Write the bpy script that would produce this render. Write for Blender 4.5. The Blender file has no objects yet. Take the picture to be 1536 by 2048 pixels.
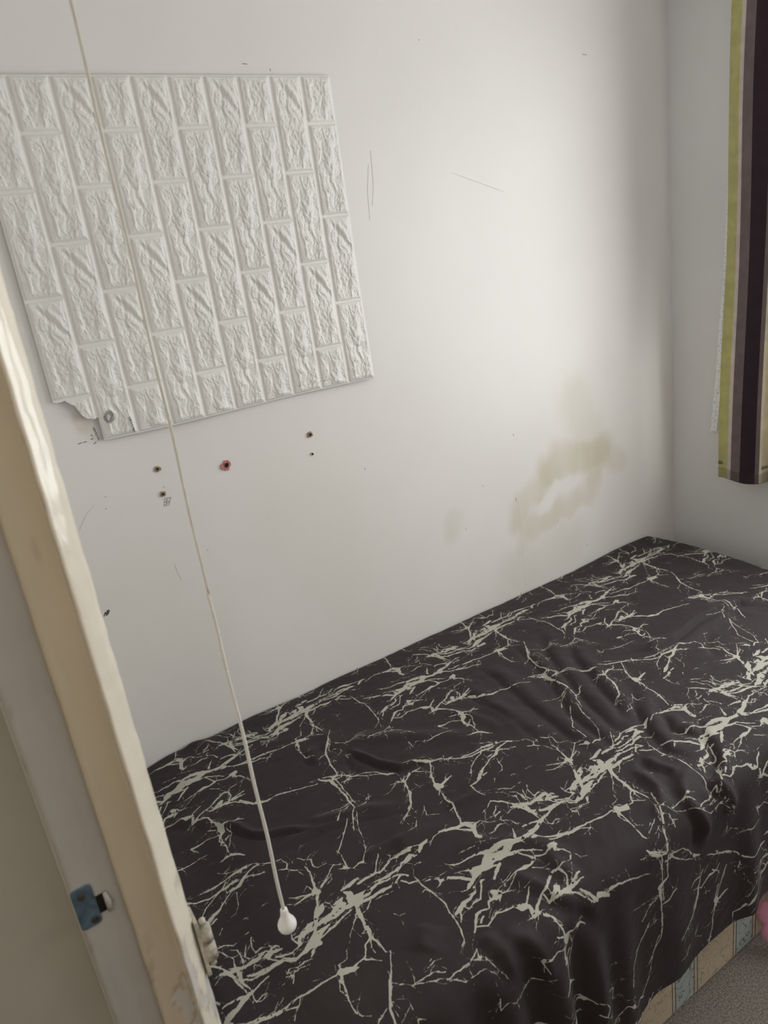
import bpy, bmesh, math, random
import numpy as np
from mathutils import Vector, Matrix

# ------------------------------------------------------------------ camera, world, lights, exposure
SC = bpy.context.scene
COL = SC.collection
FPX = 1450.9
CAM = np.array([-2.1917, -1.6469, 1.6123])


def cam_rot(yaw, pit, rol):
    d = np.array([math.sin(yaw) * math.cos(pit), math.cos(yaw) * math.cos(pit), -math.sin(pit)])
    r = np.array([math.cos(yaw), -math.sin(yaw), 0.0])
    u = np.cross(r, d)
    return np.array([r * math.cos(rol) + u * math.sin(rol), -r * math.sin(rol) + u * math.cos(rol), d])


MR = cam_rot(.5240, .3223, -.1469)
cd = bpy.data.cameras.new('camera')
cam = bpy.data.objects.new('camera', cd)
COL.objects.link(cam)
cam.matrix_world = Matrix(((MR[0][0], MR[1][0], -MR[2][0], CAM[0]),
                           (MR[0][1], MR[1][1], -MR[2][1], CAM[1]),
                           (MR[0][2], MR[1][2], -MR[2][2], CAM[2]), (0, 0, 0, 1)))
cd.sensor_fit = 'HORIZONTAL'
cd.sensor_width = 36.0
cd.lens = 36.0 * FPX / 1536.0
cd.clip_start = .02
cd.dof.use_dof = True
cd.dof.focus_distance = 1.75
cd.dof.aperture_fstop = 8.0
SC.camera = cam

SC.view_settings.view_transform = 'Standard'
SC.view_settings.look = 'None'
SC.view_settings.gamma = 1.0
SC.view_settings.use_curve_mapping = False
SC.view_settings.exposure = 0.0

W = bpy.data.worlds.new('world')
SC.world = W
W.use_nodes = True
wn = W.node_tree.nodes
wn['Background'].inputs[0].default_value = (.80, .90, 1.0, 1)
wn['Background'].inputs[1].default_value = 1.6


def area(name, loc, rot, sx, sy, power, col):
    l = bpy.data.lights.new(name, 'AREA')
    l.shape = 'RECTANGLE'
    l.size, l.size_y = sx, sy
    l.energy = power
    l.color = col
    o = bpy.data.objects.new(name, l)
    o.location = loc
    o.rotation_euler = rot
    COL.objects.link(o)
    return o


# overcast daylight entering by the window, added fill light brightening the landing and jamb
area('window_daylight', (.085, -1.08, 1.49), (0, math.radians(90), 0), 1.24, 1.53, 31.5, (1.0, .988, .972))
area('landing_fill', (-2.75, -1.9, 2.3), (0, 0, 0), .5, .5, 6.5, (1.0, .90, .76))


# ------------------------------------------------------------------ helpers
def ray(u, v):
    return MR.T @ np.array([(u - 768) / FPX, -(v - 1024) / FPX, 1.0])


def hit(u, v, ax, val):
    d = ray(u, v)
    return CAM + d * ((val - CAM[ax]) / d[ax])


def new_obj(name, me, parent=None, label=None, cat=None, kind=None, group=None):
    o = bpy.data.objects.new(name, me)
    COL.objects.link(o)
    if parent is not None:
        o.parent = parent
    if label: o['label'] = label
    if cat: o['category'] = cat
    if kind: o['kind'] = kind
    if group: o['group'] = group
    return o


def empty(name, loc, label=None, cat=None):
    o = bpy.data.objects.new(name, None)
    COL.objects.link(o)
    o.location = loc
    if label: o['label'] = label
    if cat: o['category'] = cat
    return o


def mesh_from(name, verts, faces, mats, smooth=False, fmat=None):
    me = bpy.data.meshes.new(name)
    me.from_pydata([tuple(map(float, v)) for v in verts], [], faces)
    for m in (mats if isinstance(mats, (list, tuple)) else [mats]):
        me.materials.append(m)
    if fmat is not None:
        me.polygons.foreach_set('material_index', fmat)
    if smooth:
        me.polygons.foreach_set('use_smooth', [True] * len(faces))
    me.update()
    return me


def grid_mesh(name, P, mat, attrs=None, keep=None, fmat=None, flip=False):
    """P: (n, m, 3) array of points; quads between them. keep: bool per face (n-1, m-1)."""
    n, m = P.shape[:2]
    idx = np.arange(n * m).reshape(n, m)
    q = np.stack([idx[:-1, :-1], idx[:-1, 1:], idx[1:, 1:], idx[1:, :-1]], -1).reshape(-1, 4)
    if flip: q = q[:, ::-1]
    if keep is not None:
        q = q[keep.reshape(-1)]
        if fmat is not None: fmat = fmat.reshape(-1)[keep.reshape(-1)]
    me = bpy.data.meshes.new(name)
    me.vertices.add(n * m)
    me.vertices.foreach_set('co', np.ascontiguousarray(P, dtype=np.float32).reshape(-1))
    k = len(q)
    me.loops.add(k * 4)
    me.loops.foreach_set('vertex_index', np.ascontiguousarray(q, dtype=np.int32).reshape(-1))
    me.polygons.add(k)
    me.polygons.foreach_set('loop_start', np.arange(0, k * 4, 4, dtype=np.int32))
    me.polygons.foreach_set('loop_total', np.full(k, 4, dtype=np.int32))
    for mm in (mat if isinstance(mat, (list, tuple)) else [mat]):
        me.materials.append(mm)
    if fmat is not None:
        me.polygons.foreach_set('material_index', np.ascontiguousarray(fmat, dtype=np.int32).reshape(-1))
    me.polygons.foreach_set('use_smooth', np.ones(k, dtype=bool))
    me.update(calc_edges=True)
    for an, arr in (attrs or {}).items():
        a = me.attributes.new(an, 'FLOAT', 'POINT')
        a.data.foreach_set('value', np.ascontiguousarray(arr, dtype=np.float32).reshape(-1))
    return me


def box_bm(bm, lo, hi, bev=0.0):
    r = bmesh.ops.create_cube(bm, size=1)
    for v in r['verts']:
        v.co = Vector([lo[i] + (v.co[i] + .5) * (hi[i] - lo[i]) for i in range(3)])
    if bev > 0:
        es = list({e for v in r['verts'] for e in v.link_edges})
        bmesh.ops.bevel(bm, geom=es, offset=bev, segments=2, affect='EDGES', profile=.6)


def bm_obj(name, bm, mat, parent=None, smooth=False, **kw):
    me = bpy.data.meshes.new(name)
    bmesh.ops.recalc_face_normals(bm, faces=bm.faces)
    bm.to_mesh(me)
    bm.free()
    me.materials.append(mat)
    if smooth:
        me.polygons.foreach_set('use_smooth', [True] * len(me.polygons))
    return new_obj(name, me, parent, **kw)


def box(name, lo, hi, mat, parent=None, bev=0.0, **kw):
    bm = bmesh.new()
    box_bm(bm, lo, hi, bev)
    return bm_obj(name, bm, mat, parent, **kw)


def tube_geo(pts, rad, seg=8, cap=True):
    """tube along pts with radius per point -> verts, faces"""
    V, F = [], []
    pts = [Vector(p) for p in pts]
    if not hasattr(rad, '__len__'): rad = [rad] * len(pts)
    up = Vector((.13, .31, .94)).normalized()
    for i, p in enumerate(pts):
        t = (pts[min(i + 1, len(pts) - 1)] - pts[max(i - 1, 0)]).normalized()
        a = t.cross(up)
        if a.length < .1: a = t.cross(Vector((1, 0, 0)))
        a.normalize()
        b = t.cross(a)
        for k in range(seg):
            an = 2 * math.pi * k / seg
            V.append(p + (a * math.cos(an) + b * math.sin(an)) * rad[i])
    for i in range(len(pts) - 1):
        for k in range(seg):
            k2 = (k + 1) % seg
            F.append((i * seg + k, i * seg + k2, (i + 1) * seg + k2, (i + 1) * seg + k))
    if cap:
        F.append(tuple(range(seg - 1, -1, -1)))
        n = (len(pts) - 1) * seg
        F.append(tuple(range(n, n + seg)))
    return V, F


def tube(name, pts, rad, mat, parent=None, seg=8, **kw):
    V, F = tube_geo(pts, rad, seg)
    return new_obj(name, mesh_from(name, V, F, mat, True), parent, **kw)


# ---- numpy noise
_rs = np.random.RandomState(7)
_perm = _rs.permutation(256)
_perm = np.concatenate([_perm, _perm])
_ang = _rs.rand(256) * 2 * np.pi
_gx, _gy = np.cos(_ang), np.sin(_ang)


def perlin(x, y, seed=0):
    x = np.asarray(x, float) + seed * 17.31
    y = np.asarray(y, float) + seed * 9.17
    xi, yi = np.floor(x).astype(int), np.floor(y).astype(int)
    xf, yf = x - xi, y - yi
    u, v = xf * xf * xf * (xf * (xf * 6 - 15) + 10), yf * yf * yf * (yf * (yf * 6 - 15) + 10)

    def g(ix, iy, fx, fy):
        h = _perm[(_perm[ix & 255] + iy) & 255]
        return _gx[h] * fx + _gy[h] * fy
    a = g(xi, yi, xf, yf)
    b = g(xi + 1, yi, xf - 1, yf)
    c = g(xi, yi + 1, xf, yf - 1)
    d = g(xi + 1, yi + 1, xf - 1, yf - 1)
    return (a + (b - a) * u) * (1 - v) + (c + (d - c) * u) * v


def fbm(x, y, oct=4, seed=0, gain=.5):
    s, a = 0, 1.0
    for i in range(oct):
        s = s + a * perlin(x * 2 ** i, y * 2 ** i, seed + i * 3)
        a *= gain
    return s


def ridged(x, y, oct=4, seed=0):
    s, a = 0, 1.0
    for i in range(oct):
        s = s + a * (1 - np.abs(perlin(x * 2 ** i, y * 2 ** i, seed + i * 5)) * 2)
        a *= .5
    return s


def sstep(a, b, x):
    t = np.clip((x - a) / (b - a), 0, 1)
    return t * t * (3 - 2 * t)


# ------------------------------------------------------------------ materials
def nmat(name, col, rough=.6, spec=.4, var=0.0, vscale=8.0, bump=0.0, bscale=60.0, metal=0.0, col2=None, sheen=0.0, lo=.4, hi=.65,
         stretch=(1, 1, 1), coat=0.0):
    m = bpy.data.materials.new(name)
    m.use_nodes = True
    nt = m.node_tree
    b = nt.nodes['Principled BSDF']
    b.inputs['Roughness'].default_value = rough
    b.inputs['Specular IOR Level'].default_value = spec
    b.inputs['Metallic'].default_value = metal
    b.inputs['Sheen Weight'].default_value = sheen
    b.inputs['Coat Weight'].default_value = coat
    tc = nt.nodes.new('ShaderNodeTexCoord')
    mp = nt.nodes.new('ShaderNodeMapping')
    mp.inputs['Scale'].default_value = stretch
    nt.links.new(tc.outputs['Object'], mp.inputs[0])
    n = nt.nodes.new('ShaderNodeTexNoise')
    n.inputs['Scale'].default_value = vscale
    n.inputs['Detail'].default_value = 5
    nt.links.new(mp.outputs[0], n.inputs['Vector'])
    r = nt.nodes.new('ShaderNodeValToRGB')
    r.color_ramp.elements[0].position = lo
    r.color_ramp.elements[1].position = hi
    c2 = col2 or tuple(c * (1 - var) for c in col)
    r.color_ramp.elements[0].color = (*c2, 1)
    r.color_ramp.elements[1].color = (*col, 1)
    nt.links.new(n.outputs['Fac'], r.inputs[0])
    nt.links.new(r.outputs[0], b.inputs['Base Color'])
    if bump:
        n2 = nt.nodes.new('ShaderNodeTexNoise')
        n2.inputs['Scale'].default_value = bscale
        n2.inputs['Detail'].default_value = 4
        nt.links.new(mp.outputs[0], n2.inputs['Vector'])
        bp = nt.nodes.new('ShaderNodeBump')
        bp.inputs['Strength'].default_value = bump
        bp.inputs['Distance'].default_value = .004
        nt.links.new(n2.outputs['Fac'], bp.inputs['Height'])
        nt.links.new(bp.outputs[0], b.inputs['Normal'])
    m['ramp'] = r.name
    return m


def attr_mix(m, attr, col, mul=1.0, add=0.0):
    """mix colour `col` over the base where the named point attribute is 1"""
    nt = m.node_tree
    b = nt.nodes['Principled BSDF']
    src = b.inputs['Base Color'].links[0].from_socket
    at = nt.nodes.new('ShaderNodeAttribute')
    at.attribute_name = attr
    ma = nt.nodes.new('ShaderNodeMath')
    ma.operation = 'MULTIPLY_ADD'
    ma.use_clamp = True
    ma.inputs[1].default_value = mul
    ma.inputs[2].default_value = add
    nt.links.new(at.outputs['Fac'], ma.inputs[0])
    mx = nt.nodes.new('ShaderNodeMix')
    mx.data_type = 'RGBA'
    nt.links.new(ma.outputs[0], mx.inputs['Factor'])
    nt.links.new(src, mx.inputs['A'])
    mx.inputs['B'].default_value = (*col, 1)
    nt.links.new(mx.outputs['Result'], b.inputs['Base Color'])
    return ma


M_wall = nmat('wall_paint', (.79, .768, .732), .42, .35, .05, 1.6, .06, 9)
attr_mix(M_wall, 'stain', (.55, .485, .34))
attr_mix(M_wall, 'grime', (.42, .36, .28))
M_wall2 = nmat('window_wall_paint', (.80, .795, .78), .5, .35, .05, 2.5, .06, 12)
M_ceil = nmat('ceiling_paint', (.86, .855, .84), .8, .2, .04, 3)
M_panel = nmat('white_foam', (.80, .785, .735), .33, .45, .05, 5, .25, 420)
M_sheet = nmat('dark_bedsheet', (.033, .0250, .0262), .70, .20, .12, 9, .10, 900, sheen=.04)
attr_mix(M_sheet, 'vein', (.43, .42, .355), mul=2200.0, add=.5)
M_carpet = nmat('grey_carpet', (.42, .37, .325), 0.95, .1, .55, 260, 1.0, 700, lo=.36, hi=.62)
M_cream = nmat('cream_gloss_paint', (.66, .56, .42), .34, .45, .10, 9, .25, 22, stretch=(1, 1, .3))
M_creamedge = nmat('pale_cream_gloss_paint', (.86, .79, .66), .22, .6, .10, 7, .9, 26, stretch=(1, 1, .35))
M_greyjamb = nmat('grey_white_jamb_paint', (.47, .44, .405), .45, .35, .08, 7, .15, 25)
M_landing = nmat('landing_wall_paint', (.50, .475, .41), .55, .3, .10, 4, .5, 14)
M_steel = nmat('blued_steel', (.30, .46, .62), .25, .5, .45, 60, metal=.85, lo=.35, hi=.6)
M_rust = nmat('dark_screw_metal', (.10, .08, .07), .6, .4, .5, 150, metal=.4)
M_dark = nmat('hole_shade', (.02, .018, .016), .9, .1)  # near-black colour standing for the shade inside holes
M_bracket = nmat('painted_bracket', (.62, .57, .47), .4, .4, .35, 70, .8, 120)
M_cordA = nmat('old_beige_cord', (.66, .63, .55), .8, .2, .1, 80)
M_cordB = nmat('white_cord', (.80, .77, .70), .6, .3, .08, 300, .6, 600)
M_knob = nmat('white_plastic', (.84, .83, .80), .3, .5)
M_ink = nmat('black_pen_ink', (.05, .05, .06), .8, .1)
M_wallpale = nmat('scraped_paint', (.66, .64, .60), .7, .2)
M_graph = nmat('grey_pencil', (.36, .35, .34), .8, .1)
M_plug = nmat('red_plastic_plug', (.62, .24, .22), .55, .3, .45, 260)
M_filler = nmat('brown_plaster', (.40, .29, .19), .9, .1, .4, 300)
M_pink = nmat('pink_plush', (.93, .40, .58), .85, .2, .1, 60, .6, 500, sheen=.25)
M_upvc = nmat('white_window_plastic', (.82, .82, .80), .35, .5)
M_sill = nmat('cream_window_sill', (.74, .66, .52), .4, .4, .1, 10)
M_pole = nmat('brushed_curtain_pole', (.5, .48, .45), .35, .5, metal=.8)
M_mattress = nmat('mattress_ticking', (.62, .60, .55), .85, .2, .1, 30)

for m_ in (M_cream, M_creamedge, M_greyjamb):
    attr_mix(m_, 'dirt', (.22, .17, .12))
    attr_mix(m_, 'chip', (.60, .57, .53))

# ------------------------------------------------------------------ the room shell
CEIL = 2.42
XD = -2.125          # room face of the door wall
XH = -2.222          # landing face of the door wall


def wall_grid():
    st = .006
    xs = np.arange(-2.12, .0071, st)
    zs = np.arange(0.30, 2.40, st)
    X, Z = np.meshgrid(xs, zs)
    Y = .0026 + .0022 * fbm(X * 1.7 + 3, Z * 1.3, 3, 4)
    Y = Y * sstep(0, -.08, X)
    stain = np.zeros_like(X)
    grime = np.zeros_like(X)
    wx = X + .020 * fbm(X * 14, Z * 6, 4, 11)
    wz = Z + .030 * fbm(X * 12, Z * 5, 4, 21)

    def stroke(pts, w, s, arr, px=True, sharp=1.0):
        P = [hit(a, b, 1, 0)[[0, 2]] for a, b in pts] if px else pts
        best = np.zeros_like(X)
        for (p, q) in zip(P[:-1], P[1:]):
            d = q - p
            t = np.clip(((wx - p[0]) * d[0] + (wz - p[1]) * d[1]) / max(d @ d, 1e-9), 0, 1)
            dist = np.hypot(wx - p[0] - t * d[0], wz - p[1] - t * d[1])
            best = np.maximum(best, 1 - sstep(w * .25, w * sharp, dist))
        np.copyto(arr, np.maximum(arr, best * s))
    stroke([(1205, 900), (1165, 915), (1120, 925), (1098, 945)], .098, .62, stain)
    stroke([(1100, 935), (1070, 985), (1046, 1010), (1042, 1040)], .075, .50, stain)
    stroke([(1165, 915), (1175, 860), (1150, 800)], .13, .26, stain)
    stroke([(1195, 930), (1175, 985), (1140, 1010), (1090, 1040), (1055, 1065)], .060, .44, stain)
    stroke([(1215, 900), (1240, 925)], .070, .40, stain)
    stroke([(1050, 1050), (1045, 1100)], .05, .30, stain)
    stroke([(1130, 1080), (1090, 1120), (1040, 1150)], .14, .20, stain)
    stroke([(912, 1040), (905, 1065)], .05, .22, stain)
    # paler washed patch inside the ring, with a hard upper rim
    hole = np.zeros_like(X)
    stroke([(1150, 962), (1110, 985), (1085, 1010)], .040, 1.0, hole, sharp=.85)
    stain *= 1 - .88 * hole
    stain *= .75 + .5 * np.clip(fbm(X * 9, Z * 3, 3, 5) + .5, 0, 1)
    # broad old discolouring and scuffs
    stain = np.maximum(stain, .10 * sstep(.1, .7, fbm(X * 2.1, Z * 1.2, 3, 31) + .25) * sstep(1.4, .9, Z))
    sc = perlin(X * 60, Z * 9, 77) + .6 * perlin(X * 20, Z * 70, 78)
    grime += .22 * sstep(.78, .95, sc)
    seam = hit(1045, 1080, 1, 0)
    grime += .10 * (np.abs(X - seam[0]) < .004) * sstep(.95, .85, Z)
    h = hit(162, 845, 1, 0)
    stain = np.maximum(stain, .35 * (1 - sstep(.012, .02, np.hypot(X - h[0], (Z - h[2]) * .6) + .004 * fbm(X * 90, Z * 90, 2, 3))))
    global WALLG
    WALLG = (xs, zs, Y.copy())
    P = np.stack([X, Y, Z], -1)
    A = {'stain': stain, 'grime': grime}
    # returns at the edges give the wall its thickness
    def pad(a, edge=None):
        a = np.concatenate([a[:1], a, a[-1:]], 0)
        return np.concatenate([a[:, :1], a, a[:, -1:]], 1)
    P = pad(P)
    P[0, :, 1] = P[-1, :, 1] = .1
    P[:, 0, 1] = P[:, -1, 1] = .1
    A = {k: pad(v) for k, v in A.items()}
    return P, A


Pw, Aw = wall_grid()
wall_back = new_obj('wall_back', grid_mesh('wall_back', Pw, M_wall, Aw), kind='structure')
# skirting height strip and top strip of the same wall, behind the bed and above the picture
box('wall_back_lower', (-2.12, 0.0, 0.0), (0, .1, .30), M_wall, wall_back)

# window wall with its opening
WY0, WY1, WZ0, WZ1 = -.30, -1.86, .86, 2.12
bm = bmesh.new()
for lo, hi in (((0, WY0, 0), (.26, .1, CEIL)), ((0, -2.42, 0), (.26, WY1, CEIL)), ((0, WY1, 0), (.26, WY0, WZ0)), ((0, WY1, WZ1), (.26, WY0, CEIL))):
    box_bm(bm, lo, hi)
bm_obj('wall_right', bm, M_wall2, kind='structure')
box('floor', (-3.5, -2.42, -.06), (0, 0.1, 0), M_carpet, kind='structure')
box('ceiling', (-3.5, -2.42, CEIL), (.26, .1, CEIL + .08), M_ceil, kind='structure')
box('wall_front', (-3.5, -2.5, 0), (.26, -2.42, CEIL), M_wall, kind='structure')
box('wall_landing', (-3.58, -2.5, 0), (-3.5, -.80, CEIL), M_landing, kind='structure')
# the door wall: stub beside the bed, lintel over the doorway, stub on the far side
DY0, DY1, DZ = -.885, -1.70, 2.03
bm = bmesh.new()
box_bm(bm, (XH, DY0, 0), (XD, 0.1, CEIL))
box_bm(bm, (XH, -2.42, 0), (XD, DY1, CEIL))
box_bm(bm, (XH, DY1, DZ), (XD, DY0, CEIL))
bm_obj('wall_left', bm, M_wall, kind='structure')
# landing wall that runs on from the doorway, slightly lumpy plaster
st = .012
X, Z = np.meshgrid(np.arange(-3.5, -2.205, st), np.arange(0, CEIL + .01, st))
Y = -.845 + .0035 * fbm(X * 5, Z * 4, 3, 8) - .004 * sstep(.35, .5, fbm(X * 16, Z * 11, 3, 18))
P = np.stack([X, Y, Z], -1)
P = np.concatenate([P[:1], P, P[-1:]], 0)
P = np.concatenate([P[:, :1], P, P[:, -1:]], 1)
P[0, :, 1] = P[-1, :, 1] = P[:, 0, 1] = P[:, -1, 1] = -.80
new_obj('wall_landing_side', grid_mesh('wall_landing_side', P, M_landing), kind='structure')


# ------------------------------------------------------------------ the door frame
def column(name, prof, mat, parent, z0=0.0, z1=DZ, lump=.0, edge=0.0, seed=0, chips=0.0, **kw):
    """vertical moulding: plan profile [(x, y)...] resampled, with hand-painted lumps; closed at the back"""
    pr = []
    for (a, b) in zip(prof[:-1], prof[1:]):
        n = max(1, int(math.hypot(b[0] - a[0], b[1] - a[1]) / .0035))
        for k in range(n):
            t = k / n
            pr.append((a[0] + (b[0] - a[0]) * t, a[1] + (b[1] - a[1]) * t))
    pr.append(prof[-1])
    pr = np.array(pr)
    zs = np.arange(z0, z1 + .001, .006)
    S, Z = np.meshgrid(np.arange(len(pr)) * .0035, zs)
    X = np.repeat(pr[None, :, 0], len(zs), 0)
    Y = np.repeat(pr[None, :, 1], len(zs), 0)
    n = fbm(S * 60 + 5, Z * 9, 4, 40 + seed)
    inner = np.ones(len(pr))
    inner[0] = inner[-1] = 0
    Y = Y + lump * n * inner[None]
    X = X + edge * fbm(Z * 22, S * 8, 3, 60 + seed) * inner[None]
    # chipped and flaking paint low down, grubby marks here and there
    cn = fbm(X * 55, Z * 14, 4, 70 + seed)
    low = sstep(.98, .80, Z)
    chip = low * sstep(.30, .38, cn + .32 * sstep(.95, .78, Z) * chips - .12)
    Y = Y + .0012 * chip * inner[None]
    dn = fbm(X * 40, Z * 11, 4, 90 + seed)
    dirt = .38 * sstep(.50, .70, dn) + .8 * low * sstep(.20, .26, cn + .32 * sstep(.95, .78, Z) * chips - .12) * (1 - chip) * (chips > 0) * .6
    return new_obj(name, grid_mesh(name, np.stack([X, Y, Z], -1), mat, {'chip': chip * (chips > 0), 'dirt': dirt}), parent, **kw)


YJ = -.900
door = column('door_1', [(-2.2195, -.842), (-2.2205, YJ + .002), (-2.2185, YJ), (-2.168, YJ), (-2.168, -.880)], M_greyjamb, None, lump=.0007, edge=.0006, seed=1, kind='structure')
column('door_stop', [(-2.1716, YJ + .002), (-2.1716, -.9055), (-2.1700, -.9075), (-2.160, -.9065), (-2.150, -.9075), (-2.141, -.9115), (-2.1325, -.9185), (-2.130, -.898)],
       M_cream, door, lump=.0010, edge=.0008, seed=2, chips=1.0, label='yellowed cream stop strip')
column('architrave', [(-2.1325, -.900), (-2.1330, -.9190), (-2.1312, -.9205), (-2.1230, -.9130), (-2.1140, -.9020), (-2.1083, -.8920), (-2.1065, -.84), (-2.124, -.835)],
       M_creamedge, door, lump=.0022, edge=.0014, seed=3, chips=.6, label='pale glossy lumpy paint on the room-side edge')
# opposite jamb and head, out of the picture but holding the doorway together
column('jamb_lining', [(-2.10, DY1 - .01), (-2.105, DY1 + .014), (-2.22, DY1 + .014), (-2.225, DY1 - .01)], M_greyjamb, door, seed=5)
box('head_lining', (-2.222, DY1, DZ - .015), (-2.106, -.885, DZ + .0), M_greyjamb, door)


def jp(u, v, y):
    h = hit(u, v, 1, y)
    return (h[0], h[2])


def plate_xz(name, pts, y0, y1, mat, parent, bev=.0012, **kw):
    bm = bmesh.new()
    vs = [bm.verts.new((x, y0, z)) for x, z in pts]
    f = bm.faces.new(vs)
    r = bmesh.ops.extrude_face_region(bm, geom=[f])
    for v in [g for g in r['geom'] if isinstance(g, bmesh.types.BMVert)]:
        v.co.y = y1
    bmesh.ops.recalc_face_normals(bm, faces=bm.faces)
    if bev:
        es = [e for e in bm.edges if abs(e.verts[0].co.y - e.verts[1].co.y) < 1e-6 and e.verts[0].co.y == min(y0, y1)]
        bmesh.ops.bevel(bm, geom=es, offset=bev, segments=2, affect='EDGES', profile=.5)
    return bm_obj(name, bm, mat, parent, **kw)


def rounded(x0, x1, z0, z1, r, n=5):
    pts = []
    for (cx, cz, a0) in ((x1 - r, z1 - r, 0), (x0 + r, z1 - r, 90), (x0 + r, z0 + r, 180), (x1 - r, z0 + r, 270)):
        for k in range(n + 1):
            a = math.radians(a0 + 90 * k / n)
            pts.append((cx + r * math.cos(a), cz + r * math.sin(a)))
    return pts


px0, pz1 = jp(137, 1786, YJ)
px1, pz0 = jp(202, 1842, YJ)
pz0 = jp(164, 1862, YJ)[1]
# latch strike: bright plate, two screws, mouth's shade as a dark plate, and lip
strike = plate_xz('strike_plate', rounded(px0, px1 + .002, pz0, pz1, .005), YJ + .001, YJ - .0024, M_steel, door, label='shiny bluish steel plate')


def screw(parent, x, z, y, r=.0048, mat=None):
    bm = bmesh.new()
    bmesh.ops.create_cone(bm, cap_ends=True, segments=20, radius1=r, radius2=r * .75, depth=.0024, matrix=Matrix.Translation((x, y, z)) @ Matrix.Rotation(math.pi / 2, 4, 'X'))
    box_bm(bm, (x - r * .8, y - .0016, z - .0006), (x + r * .8, y - .0010, z + .0006))
    return bm_obj('screw', bm, mat or M_rust, parent)


for (u, v) in ((162, 1792), (190, 1836)):
    a = jp(u, v, YJ)
    screw(strike, a[0], a[1], YJ - .003)
a, b = (jp(190, 1800, YJ)[0], jp(203, 1786, YJ)[1]), (jp(209, 1800, YJ)[0], jp(203, 1824, YJ)[1])
plate_xz('latch_hole_shade', [(a[0], b[1]), (b[0], b[1]), (b[0], a[1]), (a[0], a[1])], YJ, YJ - .0012, M_dark, strike, 0)  # flat dark plate, shade of the latch mouth put into its colour
a, b = (jp(213, 1798, YJ)[0], jp(213, 1778, YJ)[1]), (jp(213, 1798, YJ)[0] + .003, jp(213, 1820, YJ)[1])
tube('latch_lip', [(a[0], YJ - .003, a[1]), ((a[0] + b[0]) / 2 - .0005, YJ - .0045, (a[1] + b[1]) / 2), (b[0] - .003, YJ - .003, b[1])], [.0022, .0036, .0024], M_greyjamb, strike)

# small overpainted hinge on the room-side edge
hx, hz = -2.100, None
a, b = hit(398, 1826, 1, -.885), hit(428, 1922, 1, -.885)
zt, zb_ = a[2], b[2]
hinge = box('hinge', (-2.1085, -.899, zb_ - .004), (-2.1035, -.868, zt + .002), M_bracket, door, .001, label='overpainted off-white hinge')
hxk = -2.0975
L = zt - zb_
for k, (f0, f1, r) in enumerate(((.02, .12, .0042), (.16, .46, .0078), (.50, .80, .0082), (.84, .93, .0038))):
    z1_, z0_ = zt - f0 * L, zt - f1 * L
    bm = bmesh.new()
    bmesh.ops.create_cone(bm, cap_ends=True, segments=18, radius1=r, radius2=r, depth=z1_ - z0_, matrix=Matrix.Translation((hxk, -.894, (z0_ + z1_) / 2)))
    bmesh.ops.bevel(bm, geom=[e for e in bm.edges if abs(e.verts[0].co.z - e.verts[1].co.z) < 1e-6], offset=.0012, segments=2, affect='EDGES')
    bm_obj('knuckle', bm, M_bracket, hinge, True)


# ------------------------------------------------------------------ marks in the wall: holes and pen scribbles
def blob(name, u, v, r, mat, parent, y=-.0012, seed=0, n=18, rag=.3, sx=1.0, depth=.0025, **kw):
    c = hit(u, v, 1, 0)
    rr = random.Random(seed)
    pts = []
    for k in range(n):
        a = 2 * math.pi * k / n
        q = r * (1 + rag * (rr.random() - .5) * 2)
        pts.append((c[0] + q * math.cos(a) * sx, c[2] + q * math.sin(a)))
    return plate_xz(name, pts, y + depth, y, mat, parent, 0, **kw)


for i, (u, v, r, kind) in enumerate(((315, 938, .0065, 'f'), (326, 988, .0062, 'f'), (452, 932, .0115, 'p'), (620, 869, .0072, 'f'), (625, 908, .0038, 'd'))):
    if kind == 'f':
        b_ = blob('screw_hole', u, v, r, M_filler, wall_back, seed=i, label='small drilled hole with a brown crumbled rim')
    elif kind == 'p':
        b_ = blob('screw_hole', u, v, r, M_plug, wall_back, seed=i + 3, label='drilled hole with a crushed red wall plug')
    else:
        b_ = blob('screw_hole', u, v, r, M_filler, wall_back, seed=i, sx=.55)
    blob('hole', u + (1 if kind == 'p' else 0), v - (2 if kind == 'p' else 0), r * (.42 if kind != 'd' else .6), M_dark, b_, y=-.0030, seed=i + 9, n=12, depth=.002)  # dark disc instead of real depth, the hole's shade painted on


def surf(G, x, z):
    gx, gz, Y = G
    i = int(np.clip(round((x - gx[0]) / (gx[1] - gx[0])), 0, len(gx) - 1))
    j = int(np.clip(round((z - gz[0]) / (gz[1] - gz[0])), 0, len(gz) - 1))
    return float(Y[max(j - 1, 0):j + 2, max(i - 1, 0):i + 2].min())


def strokes(name, lines, mat, y, parent, w=.0007, G=None, **kw):
    """pen strokes: thin raised ribbons lying on the surface, given as pixel polylines"""
    V, F = [], []
    for ln in lines:
        P = [hit(u, v, 1, y) for u, v in ln]
        for p, q in zip(P[:-1], P[1:]):
            d = q - p
            L = math.hypot(d[0], d[2])
            if L < 1e-6: continue
            nx, nz = -d[2] / L * w / 2, d[0] / L * w / 2
            k = len(V)
            gg = G or WALLG
            ya, yb = surf(gg, p[0], p[2]), surf(gg, q[0], q[2])
            for e in (-.0001, -.0005):
                V += [(p[0] + nx, ya + e, p[2] + nz), (p[0] - nx, ya + e, p[2] - nz), (q[0] - nx, yb + e, q[2] - nz), (q[0] + nx, yb + e, q[2] + nz)]
            F += [(k, k + 1, k + 2, k + 3), (k + 7, k + 6, k + 5, k + 4), (k, k + 4, k + 5, k + 1), (k + 1, k + 5, k + 6, k + 2), (k + 2, k + 6, k + 7, k + 3), (k + 3, k + 7, k + 4, k)]
    return new_obj(name, mesh_from(name, V, F, mat), parent, **kw)


def cz(lines, o, s):
    return [[(o[0] + x / s, o[1] + y / s) for x, y in l] for l in lines]


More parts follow.
